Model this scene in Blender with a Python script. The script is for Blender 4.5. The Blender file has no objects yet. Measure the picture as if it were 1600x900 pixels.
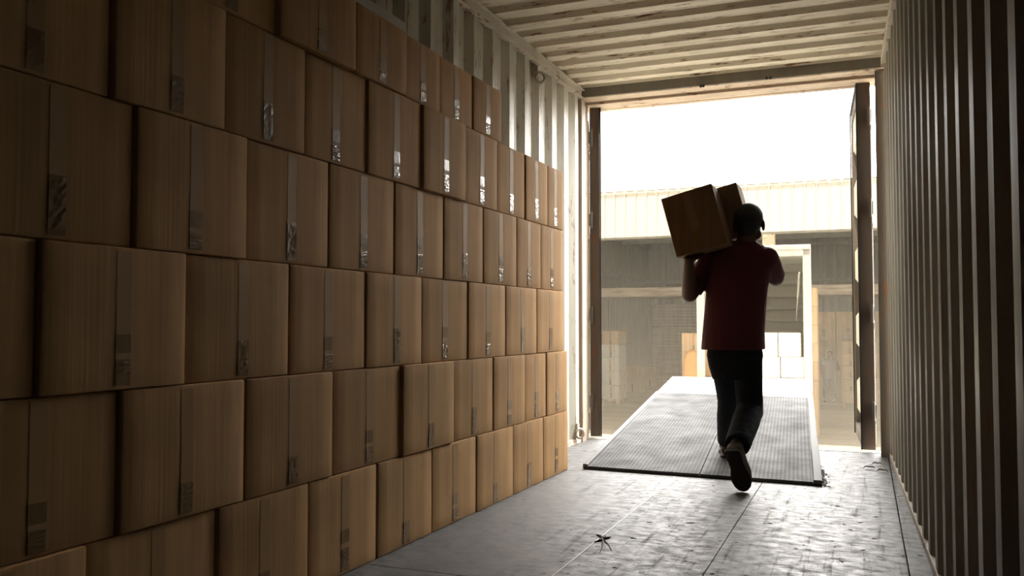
import bpy, bmesh, math, random
from mathutils import Vector, Matrix, noise
random.seed(7)
S = bpy.context.scene
COL = S.collection
PI = math.pi

# ------------------------------------------------------------------ camera
FPX, CX, CY, CH = 1364.0, 800.0, 450.0, 0.96
yaw = math.atan(550 / FPX)
pit = math.atan(55 / FPX)
cd = bpy.data.cameras.new('camera')
cam = bpy.data.objects.new('camera', cd)
COL.objects.link(cam)
cam.location = (0, 0, CH)
cam.rotation_euler = (PI / 2 + pit, 0, yaw)
cd.sensor_width = 36
cd.lens = 36 * FPX / 1600
cd.clip_start = 0.02
S.camera = cam
FW = Vector((-math.sin(yaw) * math.cos(pit), math.cos(yaw) * math.cos(pit), math.sin(pit)))
RT = Vector((math.cos(yaw), math.sin(yaw), 0))
UP = RT.cross(FW)
CAM = Vector((0, 0, CH))


def ray(x, y):
    return FW * FPX + RT * (x - CX) - UP * (y - CY)


def at(x, y, Y):
    d = ray(x, y)
    return CAM + d * (Y / d.y)


def atz(x, y, z):
    d = ray(x, y)
    return CAM + d * ((z - CH) / d.z)


# ------------------------------------------------------------------ light
S.view_settings.view_transform = 'Standard'
S.view_settings.look = 'None'
S.view_settings.gamma = 1
S.view_settings.use_curve_mapping = False
S.view_settings.exposure = 0.0
S.cycles.use_denoising = True
S.cycles.max_bounces = 10
S.cycles.diffuse_bounces = 3
S.cycles.glossy_bounces = 5
S.cycles.volume_bounces = 1
S.cycles.sample_clamp_indirect = 6
W = bpy.data.worlds.new('sky')
S.world = W
W.use_nodes = True
bg = W.node_tree.nodes['Background']
bg.inputs[0].default_value = (1.0, 0.975, 0.93, 1)
# sky: bright lobe added high at front right to light the interior, duller behind
wn = W.node_tree
w_tc = wn.nodes.new('ShaderNodeTexCoord')
w_dot = wn.nodes.new('ShaderNodeVectorMath')
w_dot.operation = 'DOT_PRODUCT'
w_dot.inputs[1].default_value = Vector((0.50, 0.60, 0.62)).normalized()
w_mr = wn.nodes.new('ShaderNodeMapRange')
w_mr.interpolation_type = 'SMOOTHSTEP'
w_mr.inputs['From Min'].default_value = 0.52
w_mr.inputs['From Max'].default_value = 0.98
w_mr.inputs['To Min'].default_value = 1.0
w_mr.inputs['To Max'].default_value = 36.0
wn.links.new(w_tc.outputs['Generated'], w_dot.inputs[0])
wn.links.new(w_dot.outputs['Value'], w_mr.inputs['Value'])
wn.links.new(w_mr.outputs[0], bg.inputs[1])
sun = bpy.data.lights.new('sun', 'SUN')
sun.energy = 6.5
sun.angle = 0.01
sun.color = (1.0, 0.90, 0.74)
so = bpy.data.objects.new('sun', sun)
COL.objects.link(so)
SUN_DIR = Vector((0.16, 1.0, -1.62)).normalized()
so.rotation_euler = SUN_DIR.to_track_quat('-Z', 'Y').to_euler()


# ------------------------------------------------------------------ materials
def mat(name, color, rough=0.6, metal=0.0, spec=0.5):
    m = bpy.data.materials.new(name)
    m.use_nodes = True
    b = m.node_tree.nodes['Principled BSDF']
    b.inputs['Base Color'].default_value = (*color, 1)
    b.inputs['Roughness'].default_value = rough
    b.inputs['Metallic'].default_value = metal
    b.inputs['Specular IOR Level'].default_value = spec
    return m, m.node_tree, b


def N(nt, t, **kw):
    n = nt.nodes.new(t)
    for k, v in kw.items():
        setattr(n, k, v)
    return n


def noise_tex(nt, scale, vec=None, detail=4, stretch=None, rough=0.55, coord='Object'):
    tc = N(nt, 'ShaderNodeTexCoord')
    mp = N(nt, 'ShaderNodeMapping')
    nt.links.new(tc.outputs[coord], mp.inputs[0])
    if stretch:
        mp.inputs['Scale'].default_value = stretch
    t = N(nt, 'ShaderNodeTexNoise')
    t.inputs['Scale'].default_value = scale
    t.inputs['Detail'].default_value = detail
    t.inputs['Roughness'].default_value = rough
    nt.links.new(mp.outputs[0], t.inputs['Vector'])
    return t


def ramp(nt, src, stops):
    r = N(nt, 'ShaderNodeValToRGB')
    e = r.color_ramp.elements
    e[0].position, e[0].color = stops[0][0], (*stops[0][1], 1)
    e[1].position, e[1].color = stops[-1][0], (*stops[-1][1], 1)
    for p, c in stops[1:-1]:
        q = e.new(p)
        q.color = (*c, 1)
    nt.links.new(src, r.inputs[0])
    return r


def mix(nt, fac, a, b, mode='MIX'):
    m = N(nt, 'ShaderNodeMix', data_type='RGBA', blend_type=mode)
    for sock, v in ((m.inputs[0], fac), (m.inputs[6], a), (m.inputs[7], b)):
        if hasattr(v, 'is_linked') or isinstance(v, bpy.types.NodeSocket):
            nt.links.new(v, sock)
        elif isinstance(v, (int, float)):
            sock.default_value = v
        else:
            sock.default_value = (*v, 1)
    return m.outputs[2]


def bump(nt, b, src, strength=0.3, dist=0.01):
    n = N(nt, 'ShaderNodeBump')
    n.inputs['Strength'].default_value = strength
    n.inputs['Distance'].default_value = dist
    nt.links.new(src, n.inputs['Height'])
    nt.links.new(n.outputs[0], b.inputs['Normal'])


def painted_steel(name, base, rust=(0.20, 0.09, 0.04), amount=0.62, streak=(3, 3, 0.5), rough=0.5, dirt=(0.30, 0.26, 0.2)):
    m, nt, b = mat(name, base, rough)
    n1 = noise_tex(nt, 2.2, stretch=streak, detail=6)
    n2 = noise_tex(nt, 9.0, stretch=streak, detail=8, rough=0.7)
    n3 = noise_tex(nt, 40, detail=3)
    r1 = ramp(nt, n1.outputs[0], [(0.35, (0, 0, 0)), (0.75, (1, 1, 1))])
    c1 = mix(nt, r1.outputs[0], base, tuple(base[i] * 0.45 + dirt[i] * 0.55 for i in range(3)))
    r2 = ramp(nt, n2.outputs[0], [(amount, (0, 0, 0)), (amount + 0.06, (1, 1, 1))])
    c2 = mix(nt, r2.outputs[0], c1, rust)
    nt.links.new(c2, b.inputs['Base Color'])
    rr = ramp(nt, n1.outputs[0], [(0.2, (rough - 0.12,) * 3), (0.8, (rough + 0.22,) * 3)])
    nt.links.new(rr.outputs[0], b.inputs['Roughness'])
    bump(nt, b, n3.outputs[0], 0.12, 0.004)
    return m


M = {}
M['wall_shaded'] = painted_steel('container_wall_shaded', (0.20, 0.185, 0.15), amount=0.585, rough=0.48, dirt=(0.09, 0.075, 0.055))  # wall paint darkened: shade of right wall and header face put into colour
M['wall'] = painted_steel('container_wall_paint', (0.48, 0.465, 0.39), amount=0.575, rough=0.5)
M['ceil'] = painted_steel('container_ceiling_paint', (0.80, 0.73, 0.58), streak=(0.5, 3, 3), amount=0.57, rough=0.5)
M['rail'] = painted_steel('container_rail_paint', (0.52, 0.48, 0.40), streak=(2, 0.6, 2), amount=0.55, rough=0.5)
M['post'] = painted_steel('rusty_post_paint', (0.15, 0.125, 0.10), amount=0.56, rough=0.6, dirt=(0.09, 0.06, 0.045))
M['doorpaint'] = painted_steel('door_paint', (0.13, 0.105, 0.085), amount=0.58, rough=0.6, dirt=(0.07, 0.05, 0.04))
M['doorpanel'] = painted_steel('door_panel_paint', (0.62, 0.58, 0.46), amount=0.66)
M['header'] = painted_steel('header_paint', (0.62, 0.50, 0.38), streak=(1, 2, 2), amount=0.57, rough=0.5, dirt=(0.30, 0.22, 0.16))
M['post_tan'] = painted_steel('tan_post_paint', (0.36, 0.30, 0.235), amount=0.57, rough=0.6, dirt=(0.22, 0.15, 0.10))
M['rubber'] = mat('black_rubber', (0.02, 0.02, 0.02), 0.6)[0]
M['dark_steel'] = painted_steel('dark_steel', (0.08, 0.075, 0.07), amount=0.7, rough=0.45)


def cardboard(name, base, dark):
    m, nt, b = mat(name, base, 0.8, spec=0.12)
    n1 = noise_tex(nt, 1.0, stretch=(90, 90, 1.2), detail=4)           # flute streaks
    n2 = noise_tex(nt, 3.0, stretch=(1, 1, 1), detail=5)
    n3 = noise_tex(nt, 1.0, stretch=(22, 22, 0.7), detail=3)
    oi = N(nt, 'ShaderNodeObjectInfo')
    r1 = ramp(nt, n1.outputs[0], [(0.3, (0, 0, 0)), (0.7, (1, 1, 1))])
    c1 = mix(nt, r1.outputs[0], dark, base)
    r3 = ramp(nt, n3.outputs[0], [(0.42, (1, 1, 1)), (0.66, (0.80, 0.80, 0.80))])
    c2 = mix(nt, 1.0, c1, r3.outputs[0], 'MULTIPLY')
    r2 = ramp(nt, n2.outputs[0], [(0.3, (0.88, 0.87, 0.85)), (0.7, (1.08, 1.07, 1.05))])
    c3 = mix(nt, 1.0, c2, r2.outputs[0], 'MULTIPLY')
    rv = ramp(nt, oi.outputs['Random'], [(0.0, (0.86, 0.84, 0.80)), (1.0, (1.12, 1.12, 1.12))])
    c4 = mix(nt, 1.0, c3, rv.outputs[0], 'MULTIPLY')
    nt.links.new(c4, b.inputs['Base Color'])
    bump(nt, b, n1.outputs[0], 0.35, 0.0025)
    return m


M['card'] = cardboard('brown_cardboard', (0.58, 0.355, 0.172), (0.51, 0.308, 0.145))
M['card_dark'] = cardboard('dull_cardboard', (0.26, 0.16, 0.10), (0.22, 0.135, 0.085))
M['card_tan'] = cardboard('tan_cardboard', (0.62, 0.43, 0.25), (0.54, 0.37, 0.21))
M['card_white'] = cardboard('white_cardboard', (0.82, 0.79, 0.74), (0.76, 0.73, 0.68))
m, nt, b = mat('packing_tape', (0.23, 0.14, 0.062), 0.27, spec=0.5)
n = noise_tex(nt, 60, stretch=(1, 1, 0.4), detail=2)
bump(nt, b, n.outputs[0], 0.4, 0.002)
M['tape'] = m
m, nt, b = mat('clear_tape', (0.41, 0.25, 0.115), 0.6, spec=0.15)
M['tape_clear'] = m
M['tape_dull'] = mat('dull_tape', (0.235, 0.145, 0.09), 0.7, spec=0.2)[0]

# floor: worn dark plywood / steel sheen
m, nt, b = mat('worn_floor', (0.12, 0.12, 0.12), 0.4, spec=0.38)
f1 = noise_tex(nt, 3.0, stretch=(1.6, 0.7, 1), detail=8, rough=0.65)
f2 = noise_tex(nt, 13.0, stretch=(0.9, 1.5, 1), detail=8, rough=0.7)
f3 = noise_tex(nt, 42.0, stretch=(0.8, 1.4, 1), detail=6, rough=0.7)
c1 = ramp(nt, f1.outputs[0], [(0.30, (0.06, 0.058, 0.06)), (0.52, (0.10, 0.10, 0.103)), (0.72, (0.16, 0.158, 0.155))])
d1 = ramp(nt, f2.outputs[0], [(0.40, (0.55, 0.53, 0.50)), (0.56, (1, 1, 1))])
c2 = mix(nt, 1.0, c1.outputs[0], d1.outputs[0], 'MULTIPLY')
d2 = ramp(nt, f3.outputs[0], [(0.33, (0.35, 0.33, 0.31)), (0.43, (1, 1, 1))])
c3 = mix(nt, 1.0, c2, d2.outputs[0], 'MULTIPLY')
f4 = noise_tex(nt, 17.0, detail=2, rough=0.4)
d3 = ramp(nt, f4.outputs[0], [(0.25, (0.12, 0.11, 0.10)), (0.31, (1, 1, 1))])
f5 = noise_tex(nt, 3.0, stretch=(9, 0.5, 1), detail=7, rough=0.7)
d4 = ramp(nt, f5.outputs[0], [(0.30, (0.60, 0.58, 0.56)), (0.46, (1, 1, 1))])
c3 = mix(nt, 1.0, c3, d3.outputs[0], 'MULTIPLY')
c3 = mix(nt, 1.0, c3, d4.outputs[0], 'MULTIPLY')
nt.links.new(c3, b.inputs['Base Color'])
rr = ramp(nt, f2.outputs[0], [(0.35, (0.68,) * 3), (0.62, (0.38,) * 3)])
rm_ = mix(nt, 0.6, rr.outputs[0], mix(nt, 1.0, d4.outputs[0], d3.outputs[0], 'MULTIPLY'), 'DIVIDE')
r6 = mix(nt, 1.0, rm_, (0.9, 0.9, 0.9), 'DARKEN')
nt.links.new(r6, b.inputs['Roughness'])
spm = mix(nt, 1.0, mix(nt, 1.0, d4.outputs[0], d3.outputs[0], 'MULTIPLY'), (0.55, 0.55, 0.56), 'MULTIPLY')
nt.links.new(spm, b.inputs['Specular IOR Level'])
hb = mix(nt, 0.5, f2.outputs[0], f3.outputs[0])
bump(nt, b, hb, 0.22, 0.006)
M['floor'] = m

m, nt, b = mat('tread_steel', (0.2, 0.2, 0.2), 0.5, metal=0.0, spec=0.08)
t1 = noise_tex(nt, 5, detail=6)
c = ramp(nt, t1.outputs[0], [(0.3, (0.05, 0.05, 0.052)), (0.7, (0.085, 0.085, 0.087))])
nt.links.new(c.outputs[0], b.inputs['Base Color'])
rr = ramp(nt, t1.outputs[0], [(0.3, (0.70,) * 3), (0.7, (0.52,) * 3)])
nt.links.new(rr.outputs[0], b.inputs['Roughness'])
M['tread'] = m
M['seam'] = mat('seam_steel', (0.34, 0.34, 0.34), 0.45, metal=0.8)[0]
M['steel_edge'] = mat('worn_steel_edge', (0.15, 0.15, 0.155), 0.6, metal=0.0, spec=0.12)[0]

m, nt, b = mat('yard_concrete', (0.52, 0.46, 0.37), 0.8)
y1 = noise_tex(nt, 0.35, stretch=(0.5, 2.5, 1), detail=7)
y2 = noise_tex(nt, 6, detail=6)
c = ramp(nt, y1.outputs[0], [(0.32, (0.56, 0.51, 0.42)), (0.7, (0.80, 0.74, 0.62))])
d = ramp(nt, y2.outputs[0], [(0.35, (0.85, 0.85, 0.85)), (0.6, (1, 1, 1))])
nt.links.new(mix(nt, 1.0, c.outputs[0], d.outputs[0], 'MULTIPLY'), b.inputs['Base Color'])
M['yard'] = m
M['fascia'] = painted_steel('fascia_sheet_paint', (0.40, 0.385, 0.35), rust=(0.5, 0.42, 0.32), amount=0.72, dirt=(0.37, 0.35, 0.31))
M['shed'] = painted_steel('shed_sheet_paint', (0.20, 0.19, 0.155), amount=0.7, dirt=(0.13, 0.12, 0.095))
M['shed_light'] = painted_steel('shed_shutter_paint', (0.55, 0.52, 0.42), amount=0.72)
M['wood'] = mat('raw_wood', (0.50, 0.36, 0.22), 0.7)[0]
m, nt, b = mat('weathered_beam', (0.42, 0.34, 0.25), 0.75)
w1 = noise_tex(nt, 2, stretch=(0.7, 3, 6), detail=6)
c = ramp(nt, w1.outputs[0], [(0.3, (0.28, 0.22, 0.16)), (0.7, (0.55, 0.46, 0.35))])
nt.links.new(c.outputs[0], b.inputs['Base Color'])
M['beam'] = m
M['truck'] = painted_steel('truck_body_paint', (0.56, 0.54, 0.48), amount=0.72, dirt=(0.46, 0.43, 0.36))
M['truck_frame'] = painted_steel('truck_frame_paint', (0.36, 0.345, 0.31), amount=0.7, dirt=(0.3, 0.27, 0.22))
M['deck'] = mat('pale_deck_sunlit_ramp', (0.75, 0.73, 0.68), 0.6)[0]  # pale truck deck; also whitens the ramp's sunlit end
m, nt, b = mat('translucent_roof', (0.6, 0.58, 0.52), 0.6)  # translucency added so daylight brightens the truck interior
tr_ = N(nt, 'ShaderNodeBsdfTranslucent')
tr_.inputs[0].default_value = (0.62, 0.60, 0.54, 1)
mx_ = N(nt, 'ShaderNodeMixShader')
mx_.inputs[0].default_value = 0.35
nt.links.new(b.outputs[0], mx_.inputs[1])
nt.links.new(tr_.outputs[0], mx_.inputs[2])
nt.links.new(mx_.outputs[0], nt.nodes['Material Output'].inputs['Surface'])
M['roof_translucent'] = m
M['batten'] = mat('pale_board', (0.46, 0.42, 0.34), 0.6)[0]
M['leaf'] = mat('dry_leaf', (0.10, 0.06, 0.03), 0.7)[0]
M['dirt'] = mat('dark_dirt', (0.05, 0.042, 0.035), 0.9)[0]
M['screw'] = mat('dark_screw', (0.03, 0.028, 0.026), 0.5)[0]
M['orange'] = mat('orange_cloth', (0.75, 0.38, 0.12), 0.7)[0]
M['tyre'] = mat('tyre_rubber', (0.03, 0.03, 0.03), 0.8)[0]

m, nt, b = mat('skin', (0.10, 0.047, 0.028), 0.5)
M['skin'] = m
M['skin_light'] = mat('skin_light', (0.45, 0.26, 0.17), 0.5)[0]
M['hair'] = mat('short_hair', (0.012, 0.012, 0.012), 0.7)[0]
m, nt, b = mat('maroon_shirt', (0.085, 0.014, 0.022), 0.85)
n = noise_tex(nt, 11, stretch=(1, 1, 0.6), detail=4)
bump(nt, b, n.outputs[0], 0.5, 0.02)
M['shirt'] = m
m, nt, b = mat('dark_jeans', (0.013, 0.016, 0.022), 0.95, spec=0.15)
n = noise_tex(nt, 14, stretch=(0.7, 0.7, 1.6), detail=4)
bump(nt, b, n.outputs[0], 0.5, 0.02)
M['jeans'] = m
M['shoe'] = mat('brown_shoe', (0.06, 0.036, 0.022), 0.6)[0]
M['sole'] = mat('dark_sole', (0.022, 0.016, 0.012), 0.75)[0]
M['grey_top'] = mat('grey_top', (0.42, 0.42, 0.42), 0.8)[0]
M['pale_jeans'] = mat('pale_jeans', (0.38, 0.42, 0.46), 0.8)[0]


# ------------------------------------------------------------------ mesh helpers
def add_box(bm, lo, hi, bevel=0.0):
    lo, hi = Vector(lo), Vector(hi)
    r = bmesh.ops.create_cube(bm, size=1)
    vs = r['verts']
    c = (lo + hi) / 2
    s = hi - lo
    for v in vs:
        v.co = Vector((c.x + v.co.x * s.x, c.y + v.co.y * s.y, c.z + v.co.z * s.z))
    if bevel > 0:
        es = {e for v in vs for e in v.link_edges}
        bmesh.ops.bevel(bm, geom=list(es), offset=bevel, segments=2, affect='EDGES', profile=0.5)
    return vs


def add_obox(bm, o, ax, ay, az, bevel=0.0):
    """box with corner o and edge vectors ax, ay, az"""
    o, ax, ay, az = Vector(o), Vector(ax), Vector(ay), Vector(az)
    P = [o, o + ax, o + ax + ay, o + ay, o + az, o + ax + az, o + ax + ay + az, o + ay + az]
    vs = [bm.verts.new(p) for p in P]
    fs = []
    for f in ((0, 3, 2, 1), (4, 5, 6, 7), (0, 1, 5, 4), (1, 2, 6, 5), (2, 3, 7, 6), (3, 0, 4, 7)):
        fs.append(bm.faces.new([vs[i] for i in f]))
    if bevel > 0:
        es = {e for v in vs for e in v.link_edges}
        bmesh.ops.bevel(bm, geom=list(es), offset=bevel, segments=2, affect='EDGES', profile=0.5)
    return vs


def frame_of(d):
    d = d.normalized()
    a = Vector((0, 0, 1)) if abs(d.z) < 0.9 else Vector((0, 1, 0))
    u = d.cross(a).normalized()
    return u, d.cross(u).normalized()


def add_cyl(bm, p0, p1, r0, r1=None, n=16, caps=True):
    p0, p1 = Vector(p0), Vector(p1)
    r1 = r0 if r1 is None else r1
    u, w = frame_of(p1 - p0)
    rings = []
    for p, r in ((p0, r0), (p1, r1)):
        rings.append([bm.verts.new(p + (u * math.cos(2 * PI * i / n) + w * math.sin(2 * PI * i / n)) * r) for i in range(n)])
    for i in range(n):
        bm.faces.new([rings[0][i], rings[0][(i + 1) % n], rings[1][(i + 1) % n], rings[1][i]])
    if caps:
        bm.faces.new(list(reversed(rings[0])))
        bm.faces.new(rings[1])


def add_ball(bm, c, r, s=(1, 1, 1), rot=None, seg=16):
    r_ = bmesh.ops.create_uvsphere(bm, u_segments=seg, v_segments=max(6, seg // 2 + 2), radius=r)
    for v in r_['verts']:
        q = Vector((v.co.x * s[0], v.co.y * s[1], v.co.z * s[2]))
        if rot:
            q = rot @ q
        v.co = q + Vector(c)


def add_limb(bm, pts, rad, n=14):
    """chain of tapered capsules"""
    for p, r in zip(pts, rad):
        add_ball(bm, p, r * 0.995, seg=n)
    for i in range(len(pts) - 1):
        if (Vector(pts[i + 1]) - Vector(pts[i])).length > 1e-4:
            add_cyl(bm, pts[i], pts[i + 1], rad[i], rad[i + 1], n)


def add_loft(bm, rings, n=24, power=2.0):
    """rings: (centre, rx vector, ry vector) closed loft with caps"""
    R = []
    for c, ax, ay in rings:
        c, ax, ay = Vector(c), Vector(ax), Vector(ay)
        L = []
        for i in range(n):
            a = 2 * PI * i / n
            ca, sa = math.cos(a), math.sin(a)
            ca = math.copysign(abs(ca) ** (2 / power), ca)
            sa = math.copysign(abs(sa) ** (2 / power), sa)
            L.append(bm.verts.new(c + ax * ca + ay * sa))
        R.append(L)
    for a, b_ in zip(R[:-1], R[1:]):
        for i in range(n):
            bm.faces.new([a[i], a[(i + 1) % n], b_[(i + 1) % n], b_[i]])
    bm.faces.new(list(reversed(R[0])))
    bm.faces.new(R[-1])


def add_torus(bm, c, axis, R, r, n=20, k=8, a0=0, a1=2 * PI):
    axis = Vector(axis).normalized()
    u, w = frame_of(axis)
    rings = []
    full = abs(a1 - a0 - 2 * PI) < 1e-5
    cnt = n if full else n + 1
    for i in range(cnt):
        a = a0 + (a1 - a0) * i / n
        d = u * math.cos(a) + w * math.sin(a)
        rings.append([bm.verts.new(Vector(c) + d * (R + r * math.cos(2 * PI * j / k)) + axis * r * math.sin(2 * PI * j / k)) for j in range(k)])
    for i in range(n):
        A, B = rings[i], rings[(i + 1) % cnt]
        for j in range(k):
            bm.faces.new([A[j], A[(j + 1) % k], B[(j + 1) % k], B[j]])


def add_sheet(bm, profile, a, b, thick, off):
    """extrude a 2D polyline (list of Vector) from +a to +b vectors; give it thickness along 'off'"""
    a, b, off = Vector(a), Vector(b), Vector(off)
    rows = []
    for base in (a, b):
        rows.append([[bm.verts.new(Vector(p) + base + off * (thick * k)) for p in profile] for k in (0, 1)])
    n = len(profile)
    for i in range(n - 1):
        bm.faces.new([rows[0][0][i], rows[0][0][i + 1], rows[1][0][i + 1], rows[1][0][i]])
        bm.faces.new([rows[0][1][i + 1], rows[0][1][i], rows[1][1][i], rows[1][1][i + 1]])
        for s in (0, 1):
            bm.faces.new([rows[s][0][i], rows[s][1][i], rows[s][1][i + 1], rows[s][0][i + 1]])
    for i in (0, n - 1):
        bm.faces.new([rows[0][0][i], rows[1][0][i], rows[1][1][i], rows[0][1][i]])


def trap(p0, p1, nrm, period, depth, phase=0.0, fr=(0.26, 0.24, 0.26, 0.24)):
    """trapezoid corrugation polyline from p0 to p1; nrm = direction of the raised flats"""
    p0, p1, nrm = Vector(p0), Vector(p1), Vector(nrm)
    L = (p1 - p0).length
    d = (p1 - p0).normalized()
    cuts = [0, fr[0], fr[0] + fr[1], fr[0] + fr[1] + fr[2], 1.0]
    hs = [1, 1, 0, 0, 1]

    def h(s):
        t = ((s + phase) / period) % 1.0
        for i in range(4):
            if cuts[i] <= t <= cuts[i + 1]:
                k = (t - cuts[i]) / (cuts[i + 1] - cuts[i])
                return hs[i] * (1 - k) + hs[i + 1] * k
        return 1
    ss = {0.0, L}
    k0 = int(math.floor(phase / period)) - 1
    for k in range(k0, k0 + int(L / period) + 4):
        for c_ in cuts[:4]:
            s = (k + c_) * period - phase
            if 0 < s < L:
                ss.add(s)
    return [p0 + d * s + nrm * depth * h(s) for s in sorted(ss)]


def link(name, bm, material, parent=None, loc=None, smooth=False):
    """bm is in world coordinates; the object's origin is its parent's / loc"""
    bmesh.ops.recalc_face_normals(bm, faces=bm.faces[:])
    org = Vector((0, 0, 0))
    if parent is not None:
        p = parent
        while p is not None:
            org += p.location
            p = p.parent
    elif loc is not None:
        org = Vector(loc)
    if org.length > 0:
        bmesh.ops.translate(bm, verts=bm.verts[:], vec=-org)
    me = bpy.data.meshes.new(name)
    bm.to_mesh(me)
    bm.free()
    me.materials.append(material)
    if smooth:
        for p_ in me.polygons:
            p_.use_smooth = True
    o = bpy.data.objects.new(name, me)
    COL.objects.link(o)
    if parent is not None:
        o.parent = parent
    elif loc is not None:
        o.location = loc
    return o


def thing(name, label, cat, loc=(0, 0, 0), group=None):
    o = bpy.data.objects.new(name, None)
    o.empty_display_size = 0.1
    COL.objects.link(o)
    o.location = loc
    tag(o, label, cat, group)
    return o


def tag(o, label, cat, group=None):
    o['label'] = label
    o['category'] = cat
    if group:
        o['group'] = group
    return o


def struct(name, bm, material, label=None, parent=None, **k):
    o = link(name, bm, material, parent, **k)
    if parent is None:
        o['kind'] = 'structure'
        if label:
            o['label'] = label
    return o


def B():
    return bmesh.new()


# ------------------------------------------------------------------ container shell
LX = -2.175          # left wall, outer flats of the corrugation
CEIL = 2.878
YB, YE = -4.2, 6.85  # back end, door end


def rx(y):           # right wall line (slightly out of square, as in the photo)
    return 0.365 - 0.0253 * y


# floor panels with seams
bm = B()
xs = [-2.20, -1.112, -0.585, 0.145]
ys = [YB, -2.0, 0.62, 3.05, 5.46, 7.02]
for i in range(3):
    for j in range(5):
        g = 0.0018
        add_box(bm, (xs[i] + g, ys[j] + g, -0.03), (xs[i + 1] - g, ys[j + 1] - g, 0.0), 0.0016)
add_box(bm, (0.149, YB, -0.03), (0.46, 7.02, -0.002), 0.001)
add_box(bm, (-2.3, YB, -0.14), (0.46, 7.02, -0.031))
floor = struct('floor', bm, M['floor'], 'scuffed grey steel-grey panelled floor of the shipping container')
# steel seam strip and right-hand base angle
bm = B()
add_box(bm, (-1.1142, YB, -0.001), (-1.1098, 5.50, 0.0018), 0.0005)
struct('trim_1', bm, M['seam'], 'thin bright steel strip along the long floor seam')
bm = B()
add_obox(bm, (rx(YB) - 0.040, YB, 0), (0.006, 0, 0), (rx(6.8) - rx(YB), 6.8 - YB, 0), (0, 0, 0.035), 0.001)
add_obox(bm, (rx(YB) - 0.040, YB, 0.03), (0.06, 0, 0), (rx(6.8) - rx(YB), 6.8 - YB, 0), (0, 0, 0.006), 0.001)
struct('trim_2', bm, M['rail'], 'low steel angle along the foot of the right wall')
bm = B()
add_box(bm, (-2.19, YB, 0), (-2.135, 6.8, 0.04), 0.003)
struct('trim_3', bm, M['rail'], 'low steel angle along the foot of the left wall')

# screws of the floor, as parts
sb = B()
add_cyl(sb, (0, 0, 0), (0, 0, 0.0012), 0.0065, n=10)
smesh = bpy.data.meshes.new('screw')
sb.to_mesh(smesh)
sb.free()
smesh.materials.append(M['screw'])
scr = []
y = 2.9
while y < 5.45:
    for s in (-1, 1):
        if random.random() < 0.88:
            scr.append((-1.112 + s * (0.036 + random.uniform(-.006, .012)), y + random.uniform(-0.02, 0.02)))
    y += 0.155
for yy in (3.35, 3.95, 4.55, 5.1):
    for xx in (-0.80, -0.62, -0.55, -0.28, -0.22, 0.06):
        scr.append((xx + random.uniform(-0.02, 0.02), yy + random.uniform(-0.015, 0.015)))
for x_, y_ in scr[:64]:
    o = bpy.data.objects.new('screw', smesh)
    COL.objects.link(o)
    o.parent = floor
    k = random.uniform(1.0, 2.1)
    o.scale = (k, k, 1)
    o.location = (x_, y_, 0.0)

# left wall
bm = B()
prof = trap((LX, YB, 0), (LX, 6.80, 0), (1, 0, 0), 0.2815, 0.036, phase=0.0 - ((4.135 - YB) % 0.2815) + 0.2815, fr=(0.27, 0.22, 0.27, 0.24))
add_sheet(bm, prof, (0, 0, 0), (0, 0, CEIL + 0.02), 0.004, (-1, 0, 0))
struct('wall_left', bm, M['wall'], 'pale corrugated steel wall behind the stacked cartons')
bm = B()
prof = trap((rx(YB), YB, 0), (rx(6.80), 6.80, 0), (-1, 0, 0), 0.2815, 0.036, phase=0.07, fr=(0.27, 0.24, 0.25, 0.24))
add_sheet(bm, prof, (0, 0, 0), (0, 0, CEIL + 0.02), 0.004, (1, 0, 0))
struct('wall_right', bm, M['wall_shaded'], 'corrugated steel wall on the right darkened for deep shade')
bm = B()
prof = trap((-2.3, YB - 0.02, 0), (0.46, YB - 0.02, 0), (0, 1, 0), 0.28, 0.036)
add_sheet(bm, prof, (0, 0, 0), (0, 0, CEIL + 0.02), 0.004, (0, -1, 0))
struct('wall_back', bm, M['wall_shaded'])
# ceiling
bm = B()
prof = trap((-2.2, YB, CEIL), (-2.2, 6.84, CEIL), (0, 0, 1), 0.2395, 0.030, phase=0.11, fr=(0.38, 0.13, 0.36, 0.13))
add_sheet(bm, prof, (0, 0, 0), (2.66, 0, 0), 0.003, (0, 0, 1))
struct('ceiling', bm, M['ceil'], 'corrugated steel roof of the container')
# top rails
bm = B()
add_box(bm, (LX - 0.02, YB, 2.812), (LX + 0.052, 6.80, 2.877), 0.004)
add_box(bm, (LX + 0.02, YB, 2.806), (LX + 0.064, 6.80, 2.813), 0.001)
add_box(bm, (LX + 0.0, YB, 2.864), (LX + 0.078, 6.80, 2.870), 0.001)
struct('trim_4', bm, M['rail'], 'steel top rail where the left wall meets the roof')
bm = B()
add_obox(bm, (rx(YB) - 0.055, YB, 2.812), (0.08, 0, 0), (rx(6.8) - rx(YB), 6.8 - YB, 0), (0, 0, 0.065), 0.004)
struct('trim_5', bm, M['rail'], 'steel top rail where the right wall meets the roof')
# header
bm = B()
add_box(bm, (-2.22, 6.815, 2.816), (0.34, 6.829, 2.93), 0.003)
struct('trim_10', bm, M['wall_shaded'], 'inner face plate of the header beam, painted darker for shade')  # separate plate so the beam's shaded side is coloured darker
bm = B()
add_box(bm, (-2.22, 6.83, 2.812), (0.34, 6.99, 2.93), 0.004)
add_box(bm, (-2.22, 6.985, 2.790), (0.34, 7.17, 2.97), 0.004)
add_box(bm, (-2.22, 7.172, 2.786), (0.34, 7.24, 3.0), 0.006)
struct('trim_6', bm, M['header'], 'steel header beam over the open end of the container')
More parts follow.
